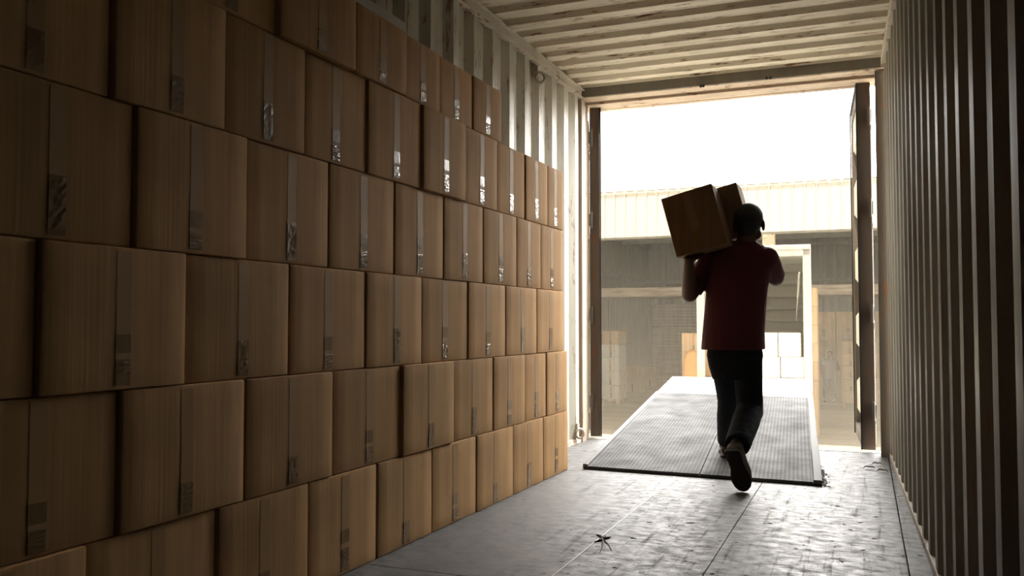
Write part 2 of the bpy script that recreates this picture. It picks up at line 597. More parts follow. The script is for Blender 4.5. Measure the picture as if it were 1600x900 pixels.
# small slots in the header face
bm = B()
for px_, py_ in ((1095, 137), (1099, 136.6), (1198, 124.5), (1204, 124)):
    p = at(px_, py_, 6.815)
    add_cyl(bm, (p.x, 6.817, p.z + 0.012), (p.x, 6.811, p.z + 0.012), 0.012, n=10)
struct('marks', bm, M['screw'], parent=bpy.data.objects['trim_10'])
# door sill
bm = B()
add_box(bm, (-2.22, 7.02, -0.14), (0.34, 7.09, 0.004), 0.003)
struct('trim_7', bm, M['rail'], 'steel door sill at the end of the floor')
# corner posts
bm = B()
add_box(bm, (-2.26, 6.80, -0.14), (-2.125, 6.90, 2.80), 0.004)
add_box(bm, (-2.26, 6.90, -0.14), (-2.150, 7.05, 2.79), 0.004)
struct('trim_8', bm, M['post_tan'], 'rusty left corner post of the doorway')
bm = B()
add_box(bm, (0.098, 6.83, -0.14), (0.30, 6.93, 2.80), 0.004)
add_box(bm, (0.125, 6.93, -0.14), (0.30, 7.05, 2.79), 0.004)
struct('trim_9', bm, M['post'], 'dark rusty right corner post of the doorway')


# ------------------------------------------------------------------ container doors (open)
def container_door(name, hinge, ang, wid, label, side, thick=0.085):
    """hinge = (x,y) of inner edge, ang = direction the leaf runs, side=+1: thickness to the right of the direction"""
    d = Vector((math.cos(ang), math.sin(ang), 0))
    nrm = Vector((d.y, -d.x, 0)) * side      # towards the outer (locking bar) face
    o = Vector((hinge[0], hinge[1], 0.012))
    root = thing(name, label, 'door', (hinge[0], hinge[1], 0.0))
    del root['category']
    root['kind'] = 'structure'
    Hh = 2.775
    b_ = B()
    add_obox(b_, o, d * 0.06, nrm * thick, (0, 0, Hh), 0.003)
    add_obox(b_, o + d * (wid - 0.06), d * 0.06, nrm * thick, (0, 0, Hh), 0.003)
    add_obox(b_, o + d * 0.061, d * (wid - 0.122), nrm * 0.06, (0, 0, 0.10), 0.003)
    add_obox(b_, o + d * 0.061 + Vector((0, 0, Hh - 0.10)), d * (wid - 0.122), nrm * 0.06, (0, 0, 0.10), 0.003)
    link('frame', b_, M['doorpaint'], root)
    b_ = B()
    prof_ = trap(o + nrm * 0.012 + Vector((0, 0, 0.10)), o + nrm * 0.012 + Vector((0, 0, Hh - 0.10)), nrm, 0.555, 0.036, phase=0.15, fr=(0.4, 0.09, 0.42, 0.09))
    add_sheet(b_, prof_, d * 0.061, d * (wid - 0.061), 0.003, nrm)
    link('panel', b_, M['doorpanel'], root)
    b_ = B()
    for z0, z1, s0, s1 in ((0.0, Hh, -0.012, 0.012), (0.0, Hh, wid - 0.012, wid + 0.012)):
        add_obox(b_, o + d * s0 - nrm * 0.012 + Vector((0, 0, z0)), d * (s1 - s0), nrm * 0.011, (0, 0, z1 - z0), 0.002)
    add_obox(b_, o - nrm * 0.012 + Vector((0, 0, Hh - 0.012)), d * wid, nrm * 0.011, (0, 0, 0.024), 0.002)
    link('gasket', b_, M['rubber'], root)
    for s in (0.46, 0.88):
        b_ = B()
        add_cyl(b_, o + d * s + nrm * (thick + 0.018) + Vector((0, 0, -0.0)), o + d * s + nrm * (thick + 0.018) + Vector((0, 0, Hh)), 0.015, n=12)
        for zz in (0.15, 0.9, 1.7, 2.5):
            add_obox(b_, o + d * (s - 0.045) + nrm * (thick * 0.5) + Vector((0, 0, zz)), d * 0.09, nrm * (thick * 0.5 + 0.034), (0, 0, 0.05), 0.003)
        link('locking_bar', b_, M['dark_steel'], root)
    for zz in (0.22, 0.95, 1.75, 2.45):
        b_ = B()
        q = o - d * 0.018 + nrm * (thick - 0.012) + Vector((0, 0, zz))
        add_cyl(b_, q, q + Vector((0, 0, 0.14)), 0.013, n=12)
        add_obox(b_, q - Vector((0, 0, 0.0)) + nrm * 0.012 + Vector((0, 0, 0.02)), d * 0.13, nrm * 0.008, (0, 0, 0.10), 0.002)
        link('hinge', b_, M['dark_steel'], root)
    return root


aR = at(1348, 700, 7.10)
aR2 = at(1334, 450, 8.15)
angR = math.atan2(8.15 - 7.10, aR2.x - aR.x)
container_door('door_1', (aR.x, 7.10), angR, 1.08, 'right container door standing open, seen almost edge-on', 1, 0.092)
aL = at(938, 600, 7.10)
sight = math.atan2(7.10, aL.x)
container_door('door_2', (aL.x, 7.10), sight + 0.012, 1.08, 'left container door swung open, seen edge-on beside the doorway', -1, 0.083)

# lashing rings
for nm, px_, py_, lab in (('lashing_ring', 842, 118, 'steel lashing ring hanging below the left top rail'),
                          ('lashing_ring', 904, 674, 'steel lashing ring near the floor beside the left door post')):
    d = ray(px_, py_)
    X = -2.125
    p = CAM + d * (X / d.x)
    if p.z < 0.2:
        p.z = max(p.z, 0.06)
    t = thing(nm, lab, 'lashing ring', p)
    b_ = B()
    add_box(b_, (LX, p.y - 0.022, p.z + 0.0), (X, p.y + 0.026, p.z + 0.065), 0.003)
    link('bracket', b_, M['rail'], t)
    b_ = B()
    add_torus(b_, p + Vector((0.012, -0.004, -0.016)), (0.75, -0.66, 0), 0.036, 0.010)
    link('ring', b_, M['rail'], t, smooth=True)

# ------------------------------------------------------------------ carton wall
P0 = Vector((-1.822, 5.51, 0))
P1 = Vector((-1.859, 2.918, 0))
DV = (P0 - P1).normalized()         # along the stack towards the door
NV = Vector((DV.y, -DV.x, 0))       # out of the stack, into the room
BASE = P0 - DV * 5.51               # so that the along coordinate is roughly world y


def carton(name, label, o, au, av, an, material, tape=True, group=None, detail=True, rnd=random, cat='box', bev=0.006, tw=0.05, tm=None):
    """o: lower corner on the face, au: along face, av: up, an: out of the face (depth, body goes behind)"""
    o, au, av, an = Vector(o), Vector(au), Vector(av), Vector(an)
    c = o + au / 2 - an / 2
    root = thing(name, label, cat, c, group)
    U, V, Nn = au.normalized(), av.normalized(), an.normalized()
    b_ = B()
    if detail:
        # slightly bulged, dented body
        add_obox(b_, o - an, au, av, an, 0.0)
        bmesh.ops.subdivide_edges(b_, edges=b_.edges[:], cuts=5, use_grid_fill=True)
        sd = rnd.uniform(0, 50)
        bulge = rnd.uniform(0.0, 0.0022)

        def front(u_, v_):
            u_, v_ = min(max(u_, 0), 1), min(max(v_, 0), 1)
            k_ = math.sin(PI * u_) * math.sin(PI * v_)
            return k_ * bulge + min(1, k_ * 6) * 0.0014 * noise.noise(Vector((u_ * 2 + sd, v_ * 2, sd)))
        for v in b_.verts:
            q = v.co - o
            u_, v_, w_ = q.dot(U) / au.length, q.dot(V) / av.length, q.dot(Nn)
            if w_ > -1e-4:
                v.co += Nn * front(u_, v_)
        es = [e for e in b_.edges if len(e.link_faces) == 2 and e.calc_face_angle(0) > 0.8]
        bmesh.ops.bevel(b_, geom=es, offset=bev, segments=3, affect='EDGES', profile=0.5)
        bd_ = link('body', b_, material, root, smooth=True)
        bd_.data.set_sharp_from_angle(angle=0.30)
    else:
        add_obox(b_, o - an, au, av, an, 0.012)
        link('body', b_, material, root)
    if tape and detail:
        off = rnd.uniform(-0.012, 0.012)
        hh = av.length
        mu = 0.5 + off / au.length

        def strip(w, v0, v1, nv, amp, lift):
            nu = 4
            q_ = B()
            g = {}
            for i_ in range(nu + 1):
                for j_ in range(nv + 1):
                    uu = mu + (i_ / nu - 0.5) * w / au.length
                    vv = v0 + (v1 - v0) * j_ / nv
                    base_ = o + au * uu + av * vv + Nn * front(uu, vv)
                    a_ = abs(rnd.gauss(0, amp)) if 0 < j_ < nv else 0
                    g[0, i_, j_] = q_.verts.new(base_ - Nn * 0.0015)
                    g[1, i_, j_] = q_.verts.new(base_ + Nn * (lift + a_))
            for i_ in range(nu):
                for j_ in range(nv):
                    q_.faces.new([g[1, i_, j_], g[1, i_ + 1, j_], g[1, i_ + 1, j_ + 1], g[1, i_, j_ + 1]])
                    q_.faces.new([g[0, i_, j_], g[0, i_, j_ + 1], g[0, i_ + 1, j_ + 1], g[0, i_ + 1, j_]])
            for i_ in range(nu):
                q_.faces.new([g[0, i_, 0], g[0, i_ + 1, 0], g[1, i_ + 1, 0], g[1, i_, 0]])
                q_.faces.new([g[0, i_ + 1, nv], g[0, i_, nv], g[1, i_, nv], g[1, i_ + 1, nv]])
            for j_ in range(nv):
                q_.faces.new([g[0, 0, j_ + 1], g[0, 0, j_], g[1, 0, j_], g[1, 0, j_ + 1]])
                q_.faces.new([g[0, nu, j_], g[0, nu, j_ + 1], g[1, nu, j_ + 1], g[1, nu, j_]])
            return q_
        e0 = 0.012 / hh
        link('tape', strip(tw, e0, 1 - e0, 12, 0.00008, 0.0006), tm or M['tape_clear'], root)
        top = rnd.uniform(0.26, 0.42)
        two = rnd.random() < 0.6
        link('tape_end', strip(tw, e0, top * (0.62 if two else 1.0), 12, 0.0009, 0.0011), M['tape'], root)
        if two:
            link('tape_patch', strip(tw + 0.002, top * 0.75, top * 0.75 + 0.13, 4, 0.0003, 0.0012), M['tape'], root)
    return root


ORD = ['first', 'second', 'third', 'fourth', 'fifth', 'sixth', 'seventh', 'eighth', 'ninth', 'tenth']
ZR = [0.0, 0.387, 0.779, 1.168, 1.567, 1.952, 2.234]
RNAME = ['bottom', 'second', 'third', 'fourth', 'fifth', 'top']
ROWS = [
    [1.235, 1.710, 2.193, 2.661, 3.130, 3.604, 4.082, 4.563, 5.042, 5.500],
    [1.331, 1.807, 2.312, 2.809, 3.317, 3.812, 4.291, 4.748, 5.095, 5.490],
    [1.05, 1.547, 2.042, 2.542, 3.037, 3.502, 3.984, 4.457, 4.931, 5.420],
    [1.35, 1.839, 2.308, 2.781, 3.260, 3.716, 4.165, 4.621, 5.008, 5.418],
    [1.30, 1.755, 2.196, 2.624, 3.037, 3.480, 3.928, 4.345, 4.750, 5.123, 5.420],
    [1.99, 2.446, 2.926, 3.336, 3.667, 4.040, 4.407],
]
rnd = random.Random(11)
PROUD = {(4, 5): 0.016, (5, 2): 0.015, (5, 1): 0.02, (0, 6): 0.004, (1, 4): 0.01, (2, 1): 0.008, (3, 1): 0.008, (4, 1): 0.010}
for r, bd in enumerate(ROWS):
    nb = len(bd) - 1
    for i in range(nb):
        k = nb - 1 - i
        pos = 'nearest the doorway' if k == 0 else '%s from the doorway' % ORD[k]
        label = 'brown carton, %s row of the stacked wall, %s' % (
            {'bottom': 'bottom', 'second': 'second lowest', 'third': 'third lowest', 'fourth': 'third highest', 'fifth': 'second highest', 'top': 'top'}[RNAME[r]], pos)
        g0 = rnd.uniform(0.006, 0.016) / 2
        g1 = rnd.uniform(0.005, 0.012) / 2
        a0, a1 = bd[i] + g0, bd[i + 1] - g1
        pr = PROUD.get((r, i), rnd.uniform(-0.005, 0.005))
        o = BASE + DV * a0 + NV * pr + Vector((0, 0, ZR[r] + 0.0005))
        dep = 0.255 + pr
        carton('carton', label, o, DV * (a1 - a0), Vector((0, 0, ZR[r + 1] - ZR[r] - 0.0015)), NV * dep, M['card'], group='brown cartons of the stacked wall', rnd=rnd)

# pale board lying on the top row
bm = B()
add_obox(bm, BASE + DV * 2.5 + NV * (-0.045) + Vector((0, 0, ZR[6] + 0.001)), DV * 0.87, NV * 0.035, (0, 0, 0.055), 0.003)
tag(link('board', bm, M['batten'], None, loc=BASE + DV * 2.9 + Vector((0, 0, ZR[6]))), 'pale flat board lying on top of the highest cartons by the wall', 'board')

# ------------------------------------------------------------------ ramp
RL = atz(912, 733, 0.0)
RR = atz(1285, 760, 0.0)
RL.z = RR.z = 0
hd = ray(1245, 393)
hd = hd / Vector((hd.x, hd.y)).length      # horizontal length 1
HV = Vector((hd.x, hd.y, 0)).normalized()  # heading of the ramp
SLOPE = hd.z
LV = Vector((HV.y, -HV.x, 0))              # to the right
RW = (RR - RL).length
LVf = (RR - RL).normalized()               # actual front edge
TH = 0.022


def rp(u, s, z=0.0):
    """u metres from the left edge, s metres forward"""
    return RL + LVf * u + HV * s + Vector((0, 0, SLOPE * s + z))


def run_to(row):
    """length along the ramp plane whose edge shows at this picture row"""
    lo_, hi_ = 1.0, 9.0
    for _ in range(40):
        mid_ = (lo_ + hi_) / 2
        q = rp(0, mid_, TH) - CAM
        if CY - FPX * q.dot(UP) / q.dot(FW) > row:
            lo_ = mid_
        else:
            hi_ = mid_
    return lo_


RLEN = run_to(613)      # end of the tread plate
RSUN = run_to(588)     # end of the ramp's sunlit stretch, a separate pale plate
ramp_t = thing('loading_ramp', 'grey steel tread-plate loading ramp with raised side edges', 'ramp', (RL + RR) / 2)
FD = (HV + Vector((0, 0, SLOPE)))
UPN = Vector((0, 0, 1))
half = RW / 2 + 0.02
for k, (u0, u1) in enumerate(((0.03, half - 0.0025), (half + 0.0025, RW - 0.05))):
    bm = B()
    add_obox(bm, rp(u0, 0.0, 0.006), LVf * (u1 - u0), FD * RLEN, UPN * (TH - 0.006), 0.0015)
    # raised lugs
    pitch = 0.025
    ns = int(RLEN / pitch)
    nu_ = int((u1 - u0 - 0.02) / pitch)
    for i in range(nu_):
        for j in range(ns):
            c = rp(u0 + 0.02 + (i + 0.5) * pitch, (j + 0.5) * pitch, TH)
            sgn = 1 if (i + j) % 2 else -1
            a = (LVf * sgn + FD * 0.8).normalized()
            b_ = (LVf * 0.8 - FD * sgn).normalized()
            L_, Wd, Hh = 0.0108, 0.0032, 0.0014
            v = [bm.verts.new(c + a * L_), bm.verts.new(c + b_ * Wd), bm.verts.new(c - a * L_), bm.verts.new(c - b_ * Wd),
                 bm.verts.new(c + a * L_ * 0.5 + UPN * Hh), bm.verts.new(c - a * L_ * 0.5 + UPN * Hh)]
            for f in ((0, 1, 4), (1, 5, 4), (1, 2, 5), (2, 3, 5), (3, 4, 5), (3, 0, 4)):
                bm.faces.new([v[q_] for q_ in f])
    link('tread_plate', bm, M['tread'], ramp_t)
for u0, u1, w in ((-0.006, 0.028, 0), (RW - 0.048, RW + 0.0, 1)):
    bm = B()
    add_obox(bm, rp(u0, 0.0, 0.004), LVf * (u1 - u0), FD * RLEN, UPN * 0.030, 0.003)
    link('side_edge', bm, M['steel_edge'], ramp_t)
for u0 in (0.05, RW - 0.09):
    bm = B()
    s0 = 1.75
    add_obox(bm, rp(u0, s0, -0.125), LVf * 0.04, FD * (RLEN - s0 - 0.25), UPN * 0.125, 0.003)
    link('side_beam', bm, M['dark_steel'], ramp_t)
bm = B()
add_obox(bm, rp(0.0, -0.006, 0.001), LVf * RW, HV * 0.005, UPN * 0.014, 0.001)
link('front_lip', bm, M['rubber'], ramp_t)

# dirt around the ramp's right front corner
bm = B()
rnd = random.Random(5)
for i in range(110):
    t_ = rnd.random()
    p = RR + HV * (t_ * 0.62 - 0.01) + LVf * (0.004 + abs(rnd.gauss(0, 0.016)))
    r_ = rnd.uniform(0.002, 0.007)
    add_ball(bm, (p.x, p.y, 0.001 + r_ * 0.2), r_, (1.3, 1.1, 0.35), seg=8)
o = tag(link('dirt', bm, M['dirt'], None, loc=RR), 'dark crumbs of dirt along the right edge of the ramp', 'dirt')
o['kind'] = 'stuff'


# dry leaves
def leaf(px_, py_, L_, ang, lab):
    p = atz(px_, py_, 0.0)
    b_ = B()
    n_ = 9
    a = Vector((math.cos(ang), math.sin(ang), 0))
    w = Vector((-a.y, a.x, 0))
    rows_ = []
    for i in range(n_ + 1):
        t_ = i / n_
        wd = L_ * 0.26 * math.sin(PI * min(1, t_ * 1.02)) ** 0.7 + 0.0008
        curl = 0.012 * math.sin(t_ * PI) + 0.004 * math.sin(t_ * 9)
        c_ = p + a * (t_ - 0.5) * L_ + Vector((0, 0, 0.003 + curl))
        rows_.append([b_.verts.new(c_ - w * wd + Vector((0, 0, 0.008))), b_.verts.new(c_), b_.verts.new(c_ + w * wd + Vector((0, 0, 0.006)))])
    for r0, r1 in zip(rows_[:-1], rows_[1:]):
        for k in (0, 1):
            b_.faces.new([r0[k], r0[k + 1], r1[k + 1], r1[k]])
    add_cyl(b_, p - a * L_ * 0.5 + Vector((0, 0, 0.004)), p - a * L_ * 0.85 + Vector((0, 0, 0.004)), 0.0016, 0.001, 6)
    bmesh.ops.solidify(b_, geom=b_.faces[:], thickness=0.0006)
    tag(link('dry_leaf', b_, M['leaf'], None, loc=p), lab, 'leaf', 'dry leaves on the container floor')


leaf(1370, 727, 0.06, 0.2, 'dry brown leaf near the right post, farthest from the camera')
leaf(1358, 733, 0.07, 0.1, 'dry brown leaf lying nearest the ramp')
leaf(1379, 738, 0.065, -0.2, 'dry brown leaf lying closest to the right wall')
# crushed leafy twig on the seam
p = atz(942, 843, 0.0)
bm = B()
for a0_, L_, r_ in ((-1.9, 0.07, 0.016), (-1.35, 0.24, 0.009), (-1.1, 0.20, 0.005), (2.2, 0.09, 0.018), (1.2, 0.06, 0.016), (1.8, 0.08, 0.020)):
    q = p + Vector((math.cos(a0_), math.sin(a0_), 0)) * L_
    add_limb(bm, [p + Vector((0, 0, 0.003)), (p + q) / 2 + Vector((0.006, 0, 0.004)), q + Vector((0, 0, 0.002))], [r_ * 0.5, r_ * 0.35, 0.001], 8)
for v in bm.verts:
    v.co.z = max(0.0003, v.co.z)
tag(link('twig', bm, M['leaf'], None, loc=p), 'crushed dark twig lying across the bright floor seam', 'twig')

# ------------------------------------------------------------------ yard
ZY = -1.5
bm = B()
add_box(bm, (-40, -12, ZY - 0.2), (30, 60, ZY))
struct('ground', bm, M['yard'], 'pale dusty concrete yard outside the container')
# container underframe
bm = B()
for x_ in (-2.0, 0.05):
    add_box(bm, (x_, YB, -0.36), (x_ + 0.12, 6.9, -0.145), 0.004)
for k in range(10):
    add_box(bm, (-1.87, YB + 0.3 + k * 1.15, -0.28), (0.04, YB + 0.4 + k * 1.15, -0.145), 0.004)
for x_ in (-1.95, 0.0):
    for y_ in (-3.4, 6.3):
        add_box(bm, (x_, y_, ZY), (x_ + 0.2, y_ + 0.2, -0.361), 0.006)
tag(link('support_frame', bm, M['dark_steel'], None, loc=(-1, 1, ZY)), 'dark steel frame that carries the container above the yard', 'frame')

# ------------------------------------------------------------------ open truck beyond the ramp
TO = rp(0, RSUN, TH)                     # left far corner of the sunlit ramp end
Yt = TO.y + 0.03


def plane_hit(px_, py_, o_, n_):
    d_ = ray(px_, py_)
    return CAM + d_ * ((o_ - CAM).dot(n_) / d_.dot(n_))


TP = TO + HV * 0.04
tl = plane_hit(1089, 560, TP, HV)
tr = plane_hit(1269, 560, TP, HV)
tt = plane_hit(1230, 384, TP, HV)
TW = (tr - tl).dot(LV)
TH2 = tt.z - TO.z
T0 = Vector((tl.x, tl.y, TO.z - 0.012))
TLEN = 2.7
truck = thing('box_truck', 'open pale box truck body standing beyond the ramp', 'truck', (T0.x, T0.y, ZY))


def tb(u, s, z):
    return T0 + LV * u + HV * s + Vector((0, 0, z))


pw = 0.085
for u in (0.0, TW - pw):
    bm = B()
    add_obox(bm, tb(u, 0, -0.10), LV * pw, HV * 0.09, (0, 0, TH2 + 0.10), 0.006)
    link('corner_post', bm, M['truck_frame'], truck)
bm = B()
add_obox(bm, tb(0.0, 0, TH2 - 0.10), LV * TW, HV * 0.09, (0, 0, 0.11), 0.006)
add_obox(bm, tb(0.0, -0.012, TH2 - 0.03), LV * TW, HV * 0.012, (0, 0, 0.04), 0.002)
link('top_frame', bm, M['truck_frame'], truck)
bm = B()
add_obox(bm, tb(0, -0.02, -0.12), LV * TW, HV * (TLEN + 0.02), (0, 0, 0.117), 0.004)
link('deck', bm, M['deck'], truck)
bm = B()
add_obox(bm, rp(-0.004, RLEN + 0.006, -0.03), LVf * RW, FD * (RSUN - RLEN), UPN * (0.028 + TH), 0.004)
link('sunlit_ramp_end', bm, M['deck'], truck)  # far stretch of the ramp, sunlight put into its pale colour
for u in (0.01, TW - 0.035):
    bm = B()
    add_obox(bm, tb(u, 0.09, 0.0), LV * 0.025, HV * (TLEN - 0.09), (0, 0, TH2), 0.0)
    for k in range(6):
        s_ = 0.35 + k * 0.42
        uu = u + 0.025 if u < 0.5 else u - 0.025
        add_obox(bm, tb(uu, s_, 0.0), LV * 0.025, HV * 0.05, (0, 0, TH2 - 0.01), 0.002)
    link('side_panel', bm, M['truck'], truck)
bm = B()
add_obox(bm, tb(0.0, 0.09, TH2), LV * TW, HV * TLEN, (0, 0, 0.03), 0.004)
for k in range(6):
    s_ = 0.32 + k * 0.42
    add_obox(bm, tb(0.03, s_, TH2 - 0.035), LV * (TW - 0.06), HV * 0.06, (0, 0, 0.034), 0.003)
link('roof', bm, M['roof_translucent'], truck)
bm = B()
add_obox(bm, tb(0.0, TLEN, 0.0), LV * TW, HV * 0.03, (0, 0, TH2), 0.0)
for k in range(9):
    add_obox(bm, tb(0.03, TLEN - 0.045, 0.12 + k * 0.17), LV * (TW - 0.06), HV * 0.04, (0, 0, 0.05), 0.012)
link('front_wall', bm, M['truck'], truck)
# gas strut
bm = B()
add_cyl(bm, tb(TW - 0.14, 0.35, TH2 - 0.55), tb(TW - 0.12, 0.10, TH2 - 0.28), 0.012, n=10)
add_cyl(bm, tb(TW - 0.16, 0.62, TH2 - 0.80), tb(TW - 0.14, 0.35, TH2 - 0.55), 0.007, n=10)
link('strut', bm, M['truck_frame'], truck)
for s_ in (0.7, 2.1):
    for u in (0.02, TW - 0.24):
        bm = B()
        zc = ZY + 0.38
        c_ = tb(u, s_, 0)
        c_.z = zc
        add_cyl(bm, c_, c_ + LV * 0.22, 0.38, n=28)
        add_torus(bm, c_ + LV * 0.22, LV, 0.30, 0.055, 28, 8)
        w_ = link('wheel', bm, M['tyre'], truck)
        bm = B()
        add_cyl(bm, c_ - LV * 0.01, c_ + LV * 0.235, 0.19, n=20)
        link('hub', bm, M['truck_frame'], w_)
bm = B()
for u in (0.28, TW - 0.36):
    add_obox(bm, tb(u, 0.05, 0), LV * 0.08, HV * (TLEN - 0.1), (0, 0, 0.12))
for v in bm.verts:
    v.co.z -= 0.26
for s_ in (0.7, 2.1):
    add_cyl(bm, (tb(0.1, s_, 0).x, tb(0.1, s_, 0).y, ZY + 0.38), (tb(TW - 0.1, s_, 0).x, tb(TW - 0.1, s_, 0).y, ZY + 0.38), 0.05, n=12)
    for u in (0.28, TW - 0.36):
        q = tb(u, s_ - 0.05, 0)
        add_obox(bm, (q.x, q.y, ZY + 0.38), LV * 0.08, HV * 0.1, (0, 0, T0.z - 0.27 - (ZY + 0.38)))
link('chassis', bm, M['dark_steel'], truck)
# driver's cab at the far end
bm = B()
q = tb(-0.02, TLEN + 0.15, 0)
q.z = ZY + 0.45
add_obox(bm, q, LV * (TW + 0.04), HV * 1.3, (0, 0, 1.75), 0.12)
link('cab', bm, M['truck_frame'], truck)

# white and orange-brown cartons standing on the truck deck
z0 = 0.0


def tcart(u0, u1, s, z0_, z1_, mt, lab, dep=0.35):
    carton('carton', lab, tb(u0, s, z0_ + 0.0012), LV * (u1 - u0), (0, 0, z1_ - z0_ - 0.002), -HV * dep, mt, tape=False, group='cartons on the truck deck', detail=False)


uc = lambda px_: (plane_hit(px_, 560, TP + HV * 0.22, HV) - T0).dot(LV)
zc_ = lambda py_: (plane_hit(1230, py_, TP + HV * 0.22, HV) - T0).z
zt, zm = zc_(520), zc_(558)
tcart(uc(1180), uc(1215.5), 0.24, zm, zt, M['card_white'], 'white carton on the truck, left of the upper pair behind the man')
tcart(uc(1216.5), uc(1252), 0.24, zm, zt, M['card_white'], 'white carton on the truck, right of the upper pair')
tcart(uc(1180), uc(1219), 0.24, 0, zm, M['card_white'], 'white carton on the truck deck, lower row just right of the man')
tcart(uc(1220), uc(1256), 0.24, 0, zm, M['card_white'], 'white carton on the truck deck, lower row beside the right post')
tcart(uc(1101), uc(1140), 0.24, 0, zc_(540), M['card_tan'], 'tan carton on the truck deck seen between left post and man')

# ------------------------------------------------------------------ shed
YF = 16.3
fz0 = at(1140, 364.5, YF).z
fz1 = at(1140, 293.5, YF).z
shed = thing('open_shed', 'large open-fronted warehouse shed with pale corrugated fascia', 'building', (-4, YF, ZY))
XL = at(1011, 500, 36.0).x
YW = 36.0
bm = B()
FXL, FXR = -12.0, 9.0
per = 0.205
n_ = int((FXR - FXL) / per)
prof = []
for i in range(n_):
    x_ = FXL + i * per
    prof += [Vector((x_, YF, 0)), Vector((x_ + per * 0.80, YF, 0)), Vector((x_ + per * 0.86, YF - 0.028, 0)), Vector((x_ + per * 0.94, YF - 0.028, 0))]
add_sheet(bm, prof, (0, 0, fz0), (0, 0, fz1), 0.004, (0, 1, 0))
link('fascia', bm, M['fascia'], shed)
bm = B()
for i in range(n_):
    x_ = FXL + i * per + per * 0.90
    add_cyl(bm, (x_, YF - 0.05, fz1 + 0.012), (x_, YF + 0.5, fz1 + 0.03), 0.032, n=8)
add_box(bm, (FXL, YF - 0.045, fz1 - 0.004), (FXR, YF + 0.5, fz1 + 0.018))
o = link('roof_edge', bm, M['header'], shed)
bm = B()
add_obox(bm, (FXL, YF + 0.05, fz1), (FXR - FXL, 0, 0), (0, YW - YF, 0.9), (0, 0, 0.06))
add_box(bm, (FXL, YF + 0.1, fz0 - 0.02), (FXR, YF + 0.22, fz0 + 0.18))
link('roof', bm, M['shed'], shed)
bm = B()
prof = trap((XL, YF + 2.4, 0), (XL, YW, 0), (1, 0, 0), 0.35, 0.04)
add_sheet(bm, prof, (0, 0, ZY), (0, 0, fz1 + 1.0), 0.01, (-1, 0, 0))
link('side_wall', bm, M['shed'], shed)
bm = B()
prof = trap((XL, YW, 0), (FXR, YW, 0), (0, -1, 0), 0.35, 0.04)
add_sheet(bm, prof, (0, 0, ZY), (0, 0, fz1 + 1.0), 0.01, (0, 1, 0))
link('back_wall', bm, M['shed'], shed)
bm = B()
prof = trap((FXR, YF + 2.4, 0), (FXR, YW, 0), (-1, 0, 0), 0.35, 0.04)
add_sheet(bm, prof, (0, 0, ZY), (0, 0, fz1 + 1.0), 0.01, (1, 0, 0))
link('side_wall', bm, M['shed'], shed)
bm = B()
prof = trap((FXL - 6, YF + 2.4, 0), (XL - 0.02, YF + 2.4, 0), (0, -1, 0), 0.35, 0.04)
add_sheet(bm, prof, (0, 0, ZY), (0, 0, fz1 + 1.0), 0.01, (0, 1, 0))
link('front_wall', bm, M['shed'], shed)
for z_ in (2.6, 4.0):
    bm = B()
    add_box(bm, (XL + 0.05, YF + 2.4, z_), (XL + 0.17, YW - 0.1, z_ + 0.12), 0.004)
    link('girt', bm, M['shed'], shed)
    bm = B()
    add_box(bm, (XL + 0.18, YW - 0.2, z_), (FXR - 0.1, YW - 0.06, z_ + 0.12), 0.004)
    link('girt', bm, M['shed'], shed)
# roof rafters
for k in range(5):
    y_ = YF + 2.6 + k * 3.1
    bm = B()
    add_box(bm, (XL + 0.2, y_, fz1 - 0.34 + 0.05 * (y_ - YF)), (FXR - 0.2, y_ + 0.14, fz1 - 0.06 + 0.05 * (y_ - YF)), 0.004)
    link('rafter', bm, M['shed'], shed)
# mezzanine beam
YM = 26.0
zb0, zb1 = at(1050, 463, YM).z, at(1050, 449, YM).z
bm = B()
add_box(bm, (XL + 0.25, YM, zb0), (FXR - 0.2, YM + 0.2, zb1), 0.006)
link('mezzanine_beam', bm, M['beam'], shed)
bm = B()
add_box(bm, (XL + 0.25, YM + 0.21, zb1 - 0.06), (FXR - 0.2, YW - 0.3, zb1 + 0.02))
link('mezzanine_deck', bm, M['beam'], shed)
# shutter
sl, sr = at(1018, 480, YW - 0.3), at(1130, 480, YW - 0.3)
bm = B()
zs = zb0 - 0.02
prof = []
k = 0
z_ = ZY
while z_ < zs:
    prof += [Vector((0, YW - 0.25, z_)), Vector((0, YW - 0.28, z_ + 0.06)), Vector((0, YW - 0.25, z_ + 0.12))]
    z_ += 0.125
add_sheet(bm, prof, (sl.x, 0, 0), (sr.x, 0, 0), 0.01, (0, 1, 0))
link('shutter', bm, M['shed_light'], shed)

# slender lit column left of head (behind)
cx0 = at(1191, 375, 17.2)
bm = B()
add_box(bm, (cx0.x, 17.2, ZY), (cx0.x + 0.22, 17.42, fz0 + 0.3), 0.006)
link('column', bm, M['header'], shed)


# ------------------------------------------------------------------ pallets and far cartons
def pallet(c, wd, dp, lab):
    c = Vector(c)
    t = thing('pallet', lab, 'pallet', c)
    b_ = B()
    for k in range(6):
        x_ = c.x - wd / 2 + k * (wd - 0.10) / 5
        add_box(b_, (x_, c.y - dp / 2, c.z + 0.12), (x_ + 0.10, c.y + dp / 2, c.z + 0.142), 0.003)
    for k in range(3):
        y_ = c.y - dp / 2 + k * (dp - 0.1) / 2
        add_box(b_, (c.x - wd / 2, y_, c.z + 0.099), (c.x + wd / 2, y_ + 0.1, c.z + 0.121), 0.003)
    link('deck_boards', b_, M['wood'], t)
    for i in range(3):
        for k in range(3):
            b_ = B()
            x_ = c.x - wd / 2 + i * (wd - 0.12) / 2
            y_ = c.y - dp / 2 + k * (dp - 0.1) / 2
            add_box(b_, (x_, y_, c.z), (x_ + 0.12, y_ + 0.1, c.z + 0.099), 0.003)
            link('block', b_, M['wood'], t)


